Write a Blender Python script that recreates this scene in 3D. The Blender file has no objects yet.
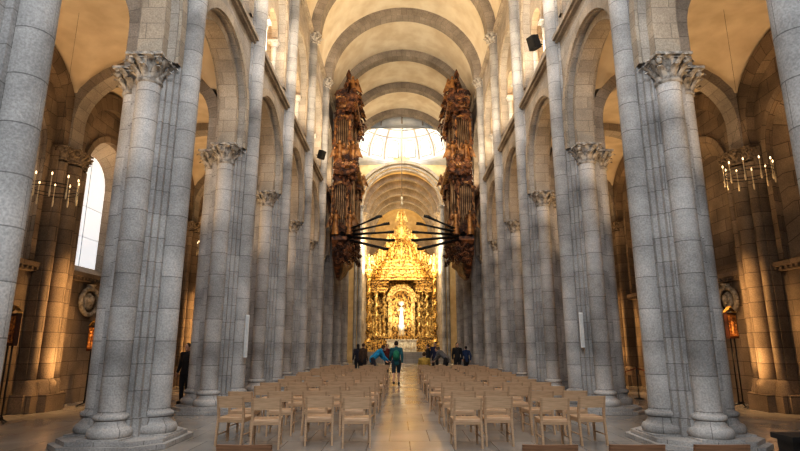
import bpy, bmesh, math, random
from mathutils import Vector, Matrix
R=math.radians; PI=math.pi
random.seed(7)
scene=bpy.context.scene
COL=scene.collection

# ------------------------------------------------------------ mesh builder
class MB:
    def __init__(s,M=None): s.v=[];s.f=[];s.uv=[];s.sm=[];s.M=M
    def P(s,p):
        p=Vector(p)
        if s.M is not None: p=s.M@p
        s.v.append(p); return len(s.v)-1
    def face(s,idx,uv=None,sm=False):
        if uv is None:
            a=[s.v[i] for i in idx]; n=Vector((0,0,0))
            for i in range(len(a)):
                p,q=a[i],a[(i+1)%len(a)]
                n+=Vector(((p.y-q.y)*(p.z+q.z),(p.z-q.z)*(p.x+q.x),(p.x-q.x)*(p.y+q.y)))
            ax,ay,az=abs(n.x),abs(n.y),abs(n.z)
            if az>ax and az>ay: uv=[(p.x,p.y) for p in a]
            elif ax>ay: uv=[(p.y,p.z) for p in a]
            else: uv=[(p.x,p.z) for p in a]
        s.f.append(list(idx)); s.uv.append(uv); s.sm.append(sm)
    def quad(s,a,b,c,d,uv=None,sm=False):
        s.face([s.P(a),s.P(b),s.P(c),s.P(d)],uv,sm)
    def box(s,x0,x1,y0,y1,z0,z1):
        i=[s.P((x,y,z)) for z in (z0,z1) for y in (y0,y1) for x in (x0,x1)]
        for f in ((0,2,3,1),(4,5,7,6),(0,1,5,4),(2,6,7,3),(0,4,6,2),(1,3,7,5)): s.face([i[k] for k in f])
    def cbox(s,c,d):
        s.box(c[0]-d[0]/2,c[0]+d[0]/2,c[1]-d[1]/2,c[1]+d[1]/2,c[2]-d[2]/2,c[2]+d[2]/2)
    def grid(s,rows,us=None,vs=None,sm=True):
        m=len(rows);n=len(rows[0])
        ids=[[s.P(p) for p in r] for r in rows]
        if us is None:
            r=rows[m//2]; us=[0]
            for k in range(1,n): us.append(us[-1]+(Vector(r[k])-Vector(r[k-1])).length)
        if vs is None:
            vs=[0]
            for k in range(1,m): vs.append(vs[-1]+(Vector(rows[k][n//2])-Vector(rows[k-1][n//2])).length)
        for a in range(m-1):
            for b in range(n-1):
                s.face([ids[a][b],ids[a][b+1],ids[a+1][b+1],ids[a+1][b]],
                       [(us[b],vs[a]),(us[b+1],vs[a]),(us[b+1],vs[a+1]),(us[b],vs[a+1])],sm)
    def lathe(s,prof,n=16,c=(0,0),a0=0,a1=2*PI,sm=True,sx=1,sy=1):
        rm=max(p[0] for p in prof)
        rows=[[(c[0]+sx*r*math.cos(a0+(a1-a0)*k/n),c[1]+sy*r*math.sin(a0+(a1-a0)*k/n),z) for k in range(n+1)] for r,z in prof]
        s.grid(rows,[rm*(a1-a0)*k/n for k in range(n+1)],[z for r,z in prof],sm)
    def prism(s,poly,z0,z1,cap=True):
        us=[0];q=poly+[poly[0]]
        for k in range(len(poly)): us.append(us[-1]+math.dist(q[k],q[k+1]))
        for k in range(len(poly)):
            a,b=q[k],q[k+1]
            s.face([s.P((a[0],a[1],z0)),s.P((b[0],b[1],z0)),s.P((b[0],b[1],z1)),s.P((a[0],a[1],z1))],
                   [(us[k],z0),(us[k+1],z0),(us[k+1],z1),(us[k],z1)])
        if cap:
            s.face([s.P((a[0],a[1],z1)) for a in poly]); s.face([s.P((a[0],a[1],z0)) for a in poly])
    def tube(s,pts,rad,n=8,caps=True):
        pts=[Vector(p) for p in pts]
        if not isinstance(rad,(list,tuple)): rad=[rad]*len(pts)
        rows=[]; ref=None
        for i,p in enumerate(pts):
            d=(pts[min(i+1,len(pts)-1)]-pts[max(i-1,0)]).normalized()
            if ref is None: ref=Vector((0,0,1)) if abs(d.z)<.9 else Vector((1,0,0))
            a=d.cross(ref)
            if a.length<1e-4: a=d.cross(Vector((0,1,0)))
            a.normalize(); b=a.cross(d).normalized(); ref=b
            rows.append([p+(a*math.cos(2*PI*k/n)+b*math.sin(2*PI*k/n))*rad[i] for k in range(n+1)])
        if caps:
            rows=[[pts[0]]*(n+1)]+rows+[[pts[-1]]*(n+1)]
        s.grid(rows)
    def ball(s,c,rx,ry=None,rz=None,nu=10,nv=6):
        ry=rx if ry is None else ry; rz=rx if rz is None else rz
        rows=[]
        for j in range(nv+1):
            t=PI*j/nv
            rows.append([(c[0]+rx*math.sin(t)*math.cos(2*PI*k/nu),c[1]+ry*math.sin(t)*math.sin(2*PI*k/nu),c[2]-rz*math.cos(t)) for k in range(nu+1)])
        s.grid(rows)
    def seg(s,a,ra,b,rb,n=10):
        s.tube([a,b],[ra,rb],n); s.ball(a,ra,nu=n); s.ball(b,rb,nu=n)
    def mesh(s,name,mat=None,recalc=True):
        me=bpy.data.meshes.new(name)
        me.from_pydata([tuple(v) for v in s.v],[],s.f)
        ul=me.uv_layers.new(name='UVMap')
        flat=[c for f in s.uv for p in f for c in p]
        ul.data.foreach_set('uv',flat)
        me.polygons.foreach_set('use_smooth',s.sm)
        bm=bmesh.new(); bm.from_mesh(me)
        bmesh.ops.remove_doubles(bm,verts=bm.verts,dist=1e-5)
        bmesh.ops.dissolve_degenerate(bm,edges=bm.edges,dist=1e-6)
        bmesh.ops.recalc_face_normals(bm,faces=bm.faces)
        bm.to_mesh(me); bm.free()
        if mat: me.materials.append(mat)
        return me
    def build(s,name,mat,parent=None):
        o=bpy.data.objects.new(name,s.mesh(name,mat)); COL.objects.link(o)
        if parent: o.parent=parent
        return o
def remesh(mb,name,mat,vox,smooth=2):
    me=mb.mesh(name); o=bpy.data.objects.new('tmp',me); COL.objects.link(o)
    m=o.modifiers.new('r','REMESH'); m.mode='VOXEL'; m.voxel_size=vox; m.use_smooth_shade=True
    if smooth:
        q=o.modifiers.new('s','SMOOTH'); q.iterations=smooth; q.factor=.5
    dg=bpy.context.evaluated_depsgraph_get()
    res=bpy.data.meshes.new_from_object(o.evaluated_get(dg))
    bpy.data.objects.remove(o); res.name=name
    res.materials.clear(); res.materials.append(mat)
    return res

def thing(name,label,cat,loc=(0,0,0),rz=0,group=None):
    o=bpy.data.objects.new(name,None); COL.objects.link(o); o.empty_display_size=.2
    o.location=loc; o.rotation_euler=(0,0,rz); return tag(o,label,cat,group)
def tag(o,label,cat,group=None):
    o['label']=label;o['category']=cat
    if group:o['group']=group
    return o
def struct(o,label,cat):
    o['kind']='structure';o['label']=label;o['category']=cat;return o
def child(name,me,parent,loc=(0,0,0),rz=0):
    o=bpy.data.objects.new(name,me);COL.objects.link(o);o.parent=parent;o.location=loc;o.rotation_euler=(0,0,rz);return o
def dup(root,loc,rz,label,group=None):
    r=root.copy();COL.objects.link(r);r.location=loc;r.rotation_euler=(0,0,rz);r['label']=label
    if group:r['group']=group
    for ch in list(root.children):
        c=ch.copy();COL.objects.link(c);c.parent=r
        for g in list(ch.children):
            d=g.copy();COL.objects.link(d);d.parent=c
    return r

# ------------------------------------------------------------ materials
def mat_base(name):
    m=bpy.data.materials.new(name);m.use_nodes=True
    nt=m.node_tree;b=nt.nodes['Principled BSDF'];return m,nt,b
def N(nt,t,**k):
    n=nt.nodes.new(t)
    for a,v in k.items(): setattr(n,a,v)
    return n
def stone(name,c1,c2,mort,bw,bh,ms=.012,rough=.85,bump=.35,stain=.5,speck=.22):
    m,nt,b=mat_base(name);L=nt.links.new
    uv=N(nt,'ShaderNodeUVMap');uv.uv_map='UVMap'
    br=N(nt,'ShaderNodeTexBrick');br.offset=.5
    br.inputs['Scale'].default_value=1;br.inputs['Brick Width'].default_value=bw;br.inputs['Row Height'].default_value=bh
    br.inputs['Mortar Size'].default_value=ms;br.inputs['Mortar Smooth'].default_value=.3;br.inputs['Bias'].default_value=-.1
    br.inputs['Color1'].default_value=(*c1,1);br.inputs['Color2'].default_value=(*c2,1);br.inputs['Mortar'].default_value=(*mort,1)
    L(uv.outputs[0],br.inputs['Vector'])
    tc=N(nt,'ShaderNodeTexCoord')
    n1=N(nt,'ShaderNodeTexNoise');n1.inputs['Scale'].default_value=.9;n1.inputs['Detail'].default_value=6
    n2=N(nt,'ShaderNodeTexNoise');n2.inputs['Scale'].default_value=38;n2.inputs['Detail'].default_value=4
    L(tc.outputs['Object'],n1.inputs['Vector']);L(tc.outputs['Object'],n2.inputs['Vector'])
    r1=N(nt,'ShaderNodeMapRange');r1.inputs[1].default_value=.3;r1.inputs[2].default_value=.7;r1.inputs[3].default_value=1-stain*.6;r1.inputs[4].default_value=1.15
    r2=N(nt,'ShaderNodeMapRange');r2.inputs[1].default_value=.3;r2.inputs[2].default_value=.7;r2.inputs[3].default_value=1-speck;r2.inputs[4].default_value=1+speck
    L(n1.outputs['Fac'],r1.inputs[0]);L(n2.outputs['Fac'],r2.inputs[0])
    mu=N(nt,'ShaderNodeMath',operation='MULTIPLY');L(r1.outputs[0],mu.inputs[0]);L(r2.outputs[0],mu.inputs[1])
    vm=N(nt,'ShaderNodeVectorMath',operation='SCALE');L(br.outputs['Color'],vm.inputs[0]);L(mu.outputs[0],vm.inputs['Scale'])
    L(vm.outputs[0],b.inputs['Base Color'])
    b.inputs['Roughness'].default_value=rough
    ad=N(nt,'ShaderNodeMath',operation='MULTIPLY_ADD');ad.inputs[1].default_value=-.8
    L(br.outputs['Fac'],ad.inputs[0]);L(n2.outputs['Fac'],ad.inputs[2])
    bp=N(nt,'ShaderNodeBump');bp.inputs['Strength'].default_value=bump;bp.inputs['Distance'].default_value=.02
    L(ad.outputs[0],bp.inputs['Height']);L(bp.outputs[0],b.inputs['Normal'])
    return m
def noisy(name,c1,c2,scale=3,rough=.7,metal=0,bump=.2,detail=5,lo=.35,hi=.65,bscale=None,emit=0):
    m,nt,b=mat_base(name);L=nt.links.new
    tc=N(nt,'ShaderNodeTexCoord');n=N(nt,'ShaderNodeTexNoise');n.inputs['Scale'].default_value=scale;n.inputs['Detail'].default_value=detail
    L(tc.outputs['Object'],n.inputs['Vector'])
    cr=N(nt,'ShaderNodeValToRGB');cr.color_ramp.elements[0].position=lo;cr.color_ramp.elements[1].position=hi
    cr.color_ramp.elements[0].color=(*c1,1);cr.color_ramp.elements[1].color=(*c2,1)
    L(n.outputs['Fac'],cr.inputs[0]);L(cr.outputs[0],b.inputs['Base Color'])
    b.inputs['Roughness'].default_value=rough;b.inputs['Metallic'].default_value=metal
    if bump:
        n3=N(nt,'ShaderNodeTexNoise');n3.inputs['Scale'].default_value=bscale or scale*4;n3.inputs['Detail'].default_value=4
        L(tc.outputs['Object'],n3.inputs['Vector'])
        bp=N(nt,'ShaderNodeBump');bp.inputs['Strength'].default_value=bump;bp.inputs['Distance'].default_value=.03
        L(n3.outputs['Fac'],bp.inputs['Height']);L(bp.outputs[0],b.inputs['Normal'])
    if emit:
        L(cr.outputs[0],b.inputs['Emission Color']);b.inputs['Emission Strength'].default_value=emit
    return m
def plain(name,c,rough=.6,metal=0,emit=0):
    return noisy(name,tuple(x*.88 for x in c),c,12,rough,metal,0,2,emit=emit)
def wood(name,c1,c2):
    m,nt,b=mat_base(name);L=nt.links.new
    tc=N(nt,'ShaderNodeTexCoord');mp=N(nt,'ShaderNodeMapping');mp.inputs['Scale'].default_value=(3,3,40)
    n=N(nt,'ShaderNodeTexNoise');n.inputs['Scale'].default_value=1.5;n.inputs['Detail'].default_value=6
    L(tc.outputs['Object'],mp.inputs[0]);L(mp.outputs[0],n.inputs['Vector'])
    cr=N(nt,'ShaderNodeValToRGB');cr.color_ramp.elements[0].position=.3;cr.color_ramp.elements[1].position=.7
    cr.color_ramp.elements[0].color=(*c1,1);cr.color_ramp.elements[1].color=(*c2,1)
    L(n.outputs['Fac'],cr.inputs[0]);L(cr.outputs[0],b.inputs['Base Color']);b.inputs['Roughness'].default_value=.45
    return m
def floor_mat():
    m=stone('floor_slabs',(.36,.33,.295),(.28,.255,.225),(.15,.135,.118),.72,1.25,.008,.3,.008,.35,.05)
    nt=m.node_tree;b=nt.nodes['Principled BSDF']
    tc=N(nt,'ShaderNodeTexCoord');n=N(nt,'ShaderNodeTexNoise');n.inputs['Scale'].default_value=.7
    nt.links.new(tc.outputs['Object'],n.inputs['Vector'])
    r=N(nt,'ShaderNodeMapRange');r.inputs[1].default_value=.3;r.inputs[2].default_value=.7;r.inputs[3].default_value=.16;r.inputs[4].default_value=.27
    nt.links.new(n.outputs['Fac'],r.inputs[0]);nt.links.new(r.outputs[0],b.inputs['Roughness'])
    return m
GR=stone('granite_pier',(.50,.475,.45),(.38,.36,.345),(.24,.225,.21),.8,.45,.008,.85,.25,.95,.22)
GRS=stone('granite_shaft',(.56,.53,.50),(.43,.41,.39),(.25,.235,.22),40,.58,.009,.85,.25,.95,.22)
GA=stone('granite_arch',(.47,.39,.30),(.36,.30,.235),(.25,.21,.165),.7,.34,.008,.85,.25,.6)
GAR=stone('granite_vault_rib',(.35,.30,.25),(.28,.24,.20),(.20,.17,.14),.7,.34,.009,.85,.25,.6)
GW=stone('granite_warm_wall',(.29,.215,.145),(.18,.13,.088),(.10,.07,.047),.78,.4,.010,.9,.4,.9)
GS=stone('granite_upper_wall',(.46,.40,.335),(.36,.315,.265),(.25,.22,.18),.75,.38,.008,.85,.25,.7)
CAP=noisy('carved_granite',(.15,.13,.11),(.54,.49,.43),10,.85,0,.8,lo=.3,hi=.6)
CAPW=noisy('carved_brown_stone',(.08,.055,.035),(.28,.21,.14),10,.85,0,.6)
CRE=noisy('pale_carved_stone',(.22,.18,.13),(.55,.47,.36),10,.85,0,.6)
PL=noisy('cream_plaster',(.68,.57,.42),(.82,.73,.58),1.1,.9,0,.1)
PLA=noisy('shaded_aisle_plaster',(.50,.40,.28),(.64,.53,.39),1.3,.9,0,.15)  # cream vault plaster darkened, aisle shade put into its colour
CHP=noisy('golden_light_tinted_plaster',(.66,.47,.23),(.84,.64,.35),1.3,.85,0,.15)  # golden choir light put into the plaster colour
PLW=noisy('white_plaster',(.70,.71,.69),(.86,.86,.84),1.4,.9,0,.1)
FL=floor_mat()
GOLD=noisy('gilded_wood',(.07,.028,.006),(.88,.54,.15),5.5,.38,.35,1.0,bscale=12,lo=.40,hi=.60)  # dark end of the noise paints shaded gaps between the carving
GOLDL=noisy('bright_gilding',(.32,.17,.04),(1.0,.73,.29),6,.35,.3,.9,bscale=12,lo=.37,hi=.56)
SILV=noisy('chased_silver',(.60,.52,.38),(.98,.93,.80),6,.4,.2,.8)
ORG=noisy('organ_dark_gilt',(.028,.009,.006),(.36,.145,.055),3.6,.45,.2,.9,bscale=9,lo=.44,hi=.74)
ORGG=noisy('organ_gilt_figures',(.10,.035,.012),(.50,.25,.085),4,.4,.35,.7,bscale=9)
ORGD=noisy('organ_dark_wood',(.02,.007,.005),(.10,.032,.016),3,.5,.05,.5)
PIPE=noisy('organ_pipe_tin',(.12,.07,.035),(.32,.21,.12),2,.36,.6,.05)
TRUM=noisy('trumpet_pipe_dark',(.012,.013,.015),(.035,.04,.045),3,.4,.6,.05)
MARB=noisy('red_rope_velvet',(.14,.04,.02),(.35,.12,.06),3,.8,0,.1)
WD=wood('chair_wood',(.50,.32,.19),(.69,.48,.305))
WD2=wood('chair_wood_frame',(.40,.25,.145),(.56,.375,.23))
WDK=wood('dark_chair_wood',(.20,.10,.05),(.34,.18,.10))
IRON=plain('black_iron',(.03,.028,.026),.5,.6)
LEAD=plain('pale_lead',(.62,.64,.66),.5,.1)
BLK=plain('black_plastic',(.015,.015,.016),.5)
WHT=plain('white_enamel',(.78,.78,.76),.4)
BULB=plain('candle_bulb',(1.0,.70,.38),.4,0,3)
CANW=plain('candle_tube',(.55,.42,.24),.5,0,.08)
SKY=plain('bright_window_glass',(.88,.91,.95),.4,0,.72)
SKYB=plain('lantern_window_glass',(.72,.88,.92),.4,0,.8)
ROPE=plain('rope_fibre',(.20,.17,.12),.9)
SKIN=plain('skin',(.62,.38,.27),.55)

# ------------------------------------------------------------ architecture helpers
def arch_panel(mb,f,half,w,zs,z0,top,t0,t1,rise=None,n=16,zb=None,off=0,cx=0):
    rise=w if rise is None else rise
    T=top if callable(top) else (lambda s:top)
    cols=[]
    for k in range(4): cols.append((-half+(half-w)*k/3,z0))
    arc=[(-w*math.cos(PI*k/n),zs+rise*math.sin(PI*k/n)) for k in range(n+1)]
    cols+=arc
    for k in range(4): cols.append((w+(half-w)*k/3,z0))
    for t in (t0,t1):
        for a,b in zip(cols[:-1],cols[1:]):
            if abs(a[0]-b[0])<1e-6: continue
            ta,tb=max(T(cx+a[0]),a[1]),max(T(cx+b[0]),b[1])
            mb.quad(f(cx+a[0],t,a[1]),f(cx+b[0],t,b[1]),f(cx+b[0],t,tb),f(cx+a[0],t,ta),
                    [(off+a[0],a[1]),(off+b[0],b[1]),(off+b[0],tb),(off+a[0],ta)])
    zb_=z0 if zb is None else zb
    path=[(-w,zb_)]+arc+[(w,zb_)]
    mb.grid([[f(cx+s,t0,z),f(cx+s,t1,z)] for s,z in path],sm=False)
    if zb is not None:
        for t in (t0,t1):
            mb.quad(f(cx-w,t,z0),f(cx+w,t,z0),f(cx+w,t,zb),f(cx-w,t,zb),[(off-w,z0),(off+w,z0),(off+w,zb),(off-w,zb)])
        mb.quad(f(cx-w,t0,zb),f(cx+w,t0,zb),f(cx+w,t1,zb),f(cx-w,t1,zb))
def arch_ring(mb,f,ai,bi,ao,bo,zs,zb,t0,t1,n=24):
    pi_=[(-ai,zb),(-ai,zs)] if zb<zs else [(-ai,zs)]
    po=[(-ao,zb),(-ao,zs)] if zb<zs else [(-ao,zs)]
    for k in range(1,n):
        a=PI*k/n
        pi_.append((-ai*math.cos(a),zs+bi*math.sin(a)));po.append((-ao*math.cos(a),zs+bo*math.sin(a)))
    pi_+=[(ai,zs)]+([(ai,zb)] if zb<zs else []);po+=[(ao,zs)]+([(ao,zb)] if zb<zs else [])
    for t in (t0,t1): mb.grid([[f(p[0],t,p[1]),f(q[0],t,q[1])] for p,q in zip(pi_,po)],sm=False)
    mb.grid([[f(p[0],t0,p[1]),f(p[0],t1,p[1])] for p in pi_],sm=False)
    mb.grid([[f(p[0],t0,p[1]),f(p[0],t1,p[1])] for p in po],sm=False)
def leaf(mb,c,ang,r0,z0,h,w):
    rows=[]
    for t,ro,wd in ((0,.0,.6),(.35,.03,1),(.7,.10,.95),(.92,.19,.7),(1.0,.26,.45),(.86,.30,.2)):
        row=[]
        for sgn in (-1,-.5,0,.5,1):
            rr=r0+ro*h/.3*(r0/.23)+.02-(abs(sgn)*.035)
            a=ang+sgn*w*wd/2/r0
            row.append((c[0]+rr*math.cos(a),c[1]+rr*math.sin(a),z0+h*t))
        rows.append(row)
    mb.grid(rows)
def capital(mb,c,z0,r,h):
    mb.lathe([(r,z0),(r*1.16,z0+.02),(r*1.16,z0+.07),(r,z0+.09),(r*1.0,z0+.3*h),(r*1.15,z0+.7*h),(r*1.4,z0+.84*h)],16,c)
    for k in range(8): leaf(mb,c,2*PI*k/8,r*1.0,z0+.07,h*.40,.17*r/.28)
    for k in range(8): leaf(mb,c,2*PI*(k+.5)/8,r*1.05,z0+.07+h*.24,h*.48,.15*r/.28)
    for k in range(4):
        a=PI/4+PI/2*k
        mb.ball((c[0]+r*1.7*math.cos(a),c[1]+r*1.7*math.sin(a),z0+.72*h),.08*r/.28,nu=8,nv=5)
    q=r*1.4
    mb.box(c[0]-q,c[0]+q,c[1]-q,c[1]+q,z0+.82*h,z0+.9*h)
    q=r*1.62
    mb.box(c[0]-q,c[0]+q,c[1]-q,c[1]+q,z0+.9*h,z0+h)
def base_prof(mb,c,z0,r):
    P=[(r*1.3,z0)]
    for k in range(9): 
        a=-PI/2+PI*k/8;P.append((r*1.38+.06*math.cos(a),z0+.09+.085*math.sin(a)))
    P+=[(r*1.3,z0+.19),(r*1.16,z0+.24),(r*1.16,z0+.28)]
    for k in range(7):
        a=-PI/2+PI*k/6;P.append((r*1.13+.04*math.cos(a),z0+.33+.045*math.sin(a)))
    P+=[(r*1.02,z0+.39),(r,z0+.42)]
    mb.lathe(P,20,c)

# ------------------------------------------------------------ floor
mb=MB();mb.quad((-17,-3,0),(17,-3,0),(17,72,0),(-17,72,0))
struct(mb.build('floor',FL),'polished beige stone slab floor of the nave and aisles','floor')
mb=MB()
for k in range(5): mb.box(-4.4,4.4,51+k*.4,72,k*.2,(k+1)*.2)
struct(mb.build('floor_presbytery',FL),'raised stone presbytery floor with steps below the altar','floor')

PY=[5.3+4.6*k for k in range(9)]         # piers
CX=5.02; H=.46; SR=.215; WI=4.62
# ------------------------------------------------------------ nave walls
WA=2.3-H
for side,nm in ((-1,'left'),(1,'right')):
    mb=MB()
    for i in range(-1,8):
        yc=7.6+4.6*i
        f=lambda s,t,z:(side*t,yc+s,z)
        arch_panel(mb,f,2.3,WA,7.98,7.1,10.6,WI,5.4,off=yc)
        arch_panel(mb,f,2.3,1.55,13.7,10.6,16.9,WI,5.4,zb=11.2,off=yc)
        mb.quad(f(-WA,WI,10.6),f(WA,WI,10.6),f(WA,5.4,10.6),f(-WA,5.4,10.6))
    w=struct(mb.build('wall_nave_'+nm,GS),'tall granite nave wall over the %s arcade with gallery openings'%nm,'wall')
    for i in range(-1,8):
        yc=7.6+4.6*i
        f=lambda s,t,z:(side*t,yc+s,z)
        mb=MB();arch_ring(mb,f,WA-.22,WA-.22,WA+.02,WA+.02,7.98,7.1,4.78,5.26);mb.build('arcade_arch',GA,w)
        mb=MB();arch_ring(mb,f,WA+.03,WA+.03,WA+.26,WA+.26,7.98,7.1,WI-.06,WI-.001);mb.build('arch_moulding',GA,w)
        mb=MB();arch_ring(mb,f,1.57,1.57,1.80,1.80,13.7,11.2,WI-.07,WI-.001);mb.build('gallery_arch_moulding',GA,w)
        mb=MB()
        for sg in (-1,1):
            T=lambda s:13.7+math.sqrt(max(0,1.56**2-s*s))
            arch_panel(mb,f,.78,.66,13.25,13.0,T,4.88,5.12,n=10,cx=sg*.77,off=yc)
        mb.build('twin_arch_screen',GA,w)
        for s_,rr in ((0,.11),(-1.41,.10),(1.41,.10)):
            mb=MB();c=(side*5.0,yc+s_)
            mb.box(c[0]-.2,c[0]+.2,c[1]-.2,c[1]+.2,11.2,11.32)
            mb.lathe([(rr*1.6,11.32),(rr*1.5,11.42),(rr*1.1,11.46),(rr,11.5),(rr,12.65)],12,c)
            mb.lathe([(rr,12.65),(rr*1.2,12.67),(rr,12.7),(rr*1.9,12.93)],12,c)
            mb.box(c[0]-.2,c[0]+.2,c[1]-.2,c[1]+.2,12.91,13.01)
            mb.build('colonnette',GRS,w)
    for nmt,z in (('gallery',10.52),('vault',16.7)):
        mb=MB()
        mb.box(*sorted((side*(WI-.2),side*(WI+.02))),.7,42.7,z+.08,z+.2)
        mb.box(*sorted((side*(WI-.12),side*(WI+.02))),.7,42.7,z,z+.09)
        struct(mb.build('trim_%s_%s'%(nmt,nm),GA),'thin projecting stone string course at %s level, %s side'%(nmt,nm),'trim')

# ------------------------------------------------------------ nave vault
def barrel(mb,r,zc,y0,y1,n=28,m=8,rz=None):
    rz=rz or r
    mb.grid([[(-r*math.cos(PI*k/n),y0+(y1-y0)*j/m,zc+rz*math.sin(PI*k/n)) for k in range(n+1)] for j in range(m+1)])
mb=MB();barrel(mb,4.62,16.85,.7,42.4,m=18,rz=4.54)
ceil=struct(mb.build('ceiling',PL),'cream plastered barrel vault over the nave','vault')
for y in PY:
    mb=MB();f=lambda s,t,z:(s,y+t,z)
    arch_ring(mb,f,4.14,4.1,4.64,4.58,16.8,16.8,-.34,.34,32)
    mb.build('transverse_arch',GAR,ceil)

# ------------------------------------------------------------ aisles
for side,nm in ((-1,'left'),(1,'right')):
    ax=7.65;hx=2.25
    mb=MB()
    for i in range(-1,8):
        yc=7.6+4.6*i;n=14
        rows=[]
        for a in range(n+1):
            x=-hx+2*hx*a/n;row=[]
            for b in range(n+1):
                y=-2.3+4.6*b/n
                z=8.0+1.95*max(math.sqrt(max(0,1-(x/(hx+.001))**2)),math.sqrt(max(0,1-(y/2.301)**2)))
                row.append((side*(ax+x),yc+y,z))
            rows.append(row)
        mb.grid(rows)
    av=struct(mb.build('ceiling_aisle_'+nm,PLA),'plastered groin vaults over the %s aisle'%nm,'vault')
    for y in PY:
        mb=MB();f=lambda s,t,z:(side*ax+s,y+t,z)
        arch_ring(mb,f,1.95,1.65,2.28,1.98,8.0,7.1,-.28,.28,24)
        mb.build('aisle_arch',GAR,av)
    mb=MB();mb.box(min(side*5.38,side*10),max(side*5.38,side*10),.7,42.7,10.3,10.6)
    struct(mb.build('floor_gallery_'+nm,GS),'stone gallery floor above the %s aisle'%nm,'floor')
    mb=MB();n=10
    mb.grid([[(side*(5.38+4.62*math.sin(PI/2*k/n)),yy,13.2+3.6*math.cos(PI/2*k/n)) for k in range(n+1)] for yy in (.7,20,42.7)])
    mb.quad((side*10,.7,10.3),(side*10,42.7,10.3),(side*10,42.7,13.2),(side*10,.7,13.2))
    struct(mb.build('ceiling_gallery_'+nm,PL),'curved cream gallery vault behind the %s nave arches'%nm,'vault')
    # outer wall, splayed windows
    mb=MB();WW=1.35;WP=.92;ZW=6.9
    for i in range(-1,8):
        yc=7.6+4.6*i;f=lambda s,t,z:(side*t,yc+s,z)
        arch_panel(mb,f,2.3,WW,ZW,0,10.3,9.9,9.98,zb=3.85,off=yc)
    ow=struct(mb.build('wall_aisle_'+nm,GW),'warm brown ashlar outer wall of the %s aisle'%nm,'wall')
    for i in range(-1,8):
        yc=7.6+4.6*i;f=lambda s,t,z:(side*t,yc+s,z);n=14
        def ap(w,zb): return [(-w,zb)]+[(-w*math.cos(PI*k/n),ZW+w*math.sin(PI*k/n)) for k in range(n+1)]+[(w,zb)]
        dp=10.5 if side<0 else 10.2
        wp_=.95 if side<0 else WP
        mb=MB();mb.grid([[f(a[0],9.97,a[1]),f(b[0],dp,b[1])] for a,b in zip(ap(WW,3.85),ap(wp_,4.15))],sm=False)
        mb.quad(f(-WW,9.97,3.85),f(WW,9.97,3.85),f(wp_,dp,4.15),f(-wp_,dp,4.15));mb.build('window_reveal',GS if side<0 else GW,ow)  # left reveal in paler stone, daylight on the splay put into its colour
        mb=MB();arch_ring(mb,f,1.78,1.6,2.3,2.1,7.75,0,9.66,9.92,20);mb.build('wall_arch',GW,ow)
        mb=MB();arch_ring(mb,f,WW+.01,WW+.01,WW+.20,WW+.20,ZW,3.85,9.80,9.899,14);mb.build('window_surround',GW,ow)
        mb=MB();mb.face([mb.P(f(s,dp,z)) for s,z in ap(wp_,4.15)])
        if side>0: mb.build('blind_niche_back',GW,ow);continue
        wn=struct(mb.build('window_%d'%(i+2),SKY),'tall round-headed window with pale glass in the left aisle wall','window')
        mb=MB()
        mb.box(-dp+.01,-dp+.03,yc-.007,yc+.007,4.15,ZW+.94)
        for k in range(2): mb.box(-dp+.01,-dp+.03,yc-wp_,yc+wp_,5.1+k*1.0,5.112+k*1.0)
        mb.build('window_bars',LEAD,wn)
    mb=MB()
    for i in range(-1,8):
        yc=7.6+4.6*i
        mb.box(*sorted((side*9.70,side*9.92)),yc-1.74,yc+1.74,3.68,3.80)
        mb.box(*sorted((side*9.78,side*9.92)),yc-1.74,yc+1.74,3.56,3.68)
        for k in range(18): mb.cbox((side*9.75,yc-1.62+k*.19,3.63),(.08,.07,.07))
    struct(mb.build('trim_sill_'+nm,GW),'carved stone cornice under the %s aisle windows'%nm,'trim')

# ------------------------------------------------------------ piers
def pier_proto():
    t=thing('stone_pier','','pier',(0,0,0))
    h=H;k=.18
    mb=MB();q=.98;e=.38
    mb.prism([(q,-q+e),(q,q-e),(q-e,q),(-q+e,q),(-q,q-e),(-q,-q+e),(-q+e,-q),(q-e,-q)],0,.08)
    q=.90
    mb.prism([(q,-q+e),(q,q-e),(q-e,q),(-q+e,q),(-q,q-e),(-q,-q+e),(-q+e,-q),(q-e,-q)],.08,.15)
    mb.build('plinth',GR,t)
    mb=MB()
    j=k*.5
    poly=[]
    for (sx,sy) in ((1,1),(-1,1),(-1,-1),(1,-1)):
        c=[(h,h-k),(h-j,h-k),(h-j,h-j),(h-k,h-j),(h-k,h)]
        c=[(sx*x,sy*y) for x,y in c]
        if sx*sy<0: c=c[::-1]
        poly+=c
    mb.prism(poly,.15,7.1)
    mb.prism([(x*.995,y*.995) for x,y in poly],7.1,16.8)
    mb.prism([(x*1.12,y*1.12) for x,y in poly],.15,.46)
    mb.build('core',GR,t)
    for i,(dx,dy) in enumerate(((1,0),(-1,0),(0,1),(0,-1))):
        c=(dx*(h+.07),dy*(h+.07));r=SR;zt=16.25 if i==0 else 6.55
        mb=MB();mb.lathe([(r,.5),(r,zt)],24,c);mb.build('shaft',GRS,t)
        mb=MB();mb.box(c[0]-.35,c[0]+.35,c[1]-.35,c[1]+.35,.12,.18);base_prof(mb,c,.16,r);mb.build('shaft_base',GR,t)
        mb=MB();capital(mb,c,zt,r,.55);mb.build('capital',CAP,t)
    return t
proto=pier_proto()
ordn=['nearest','second','third','fourth','fifth','sixth','seventh','eighth','ninth']
first=True
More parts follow.
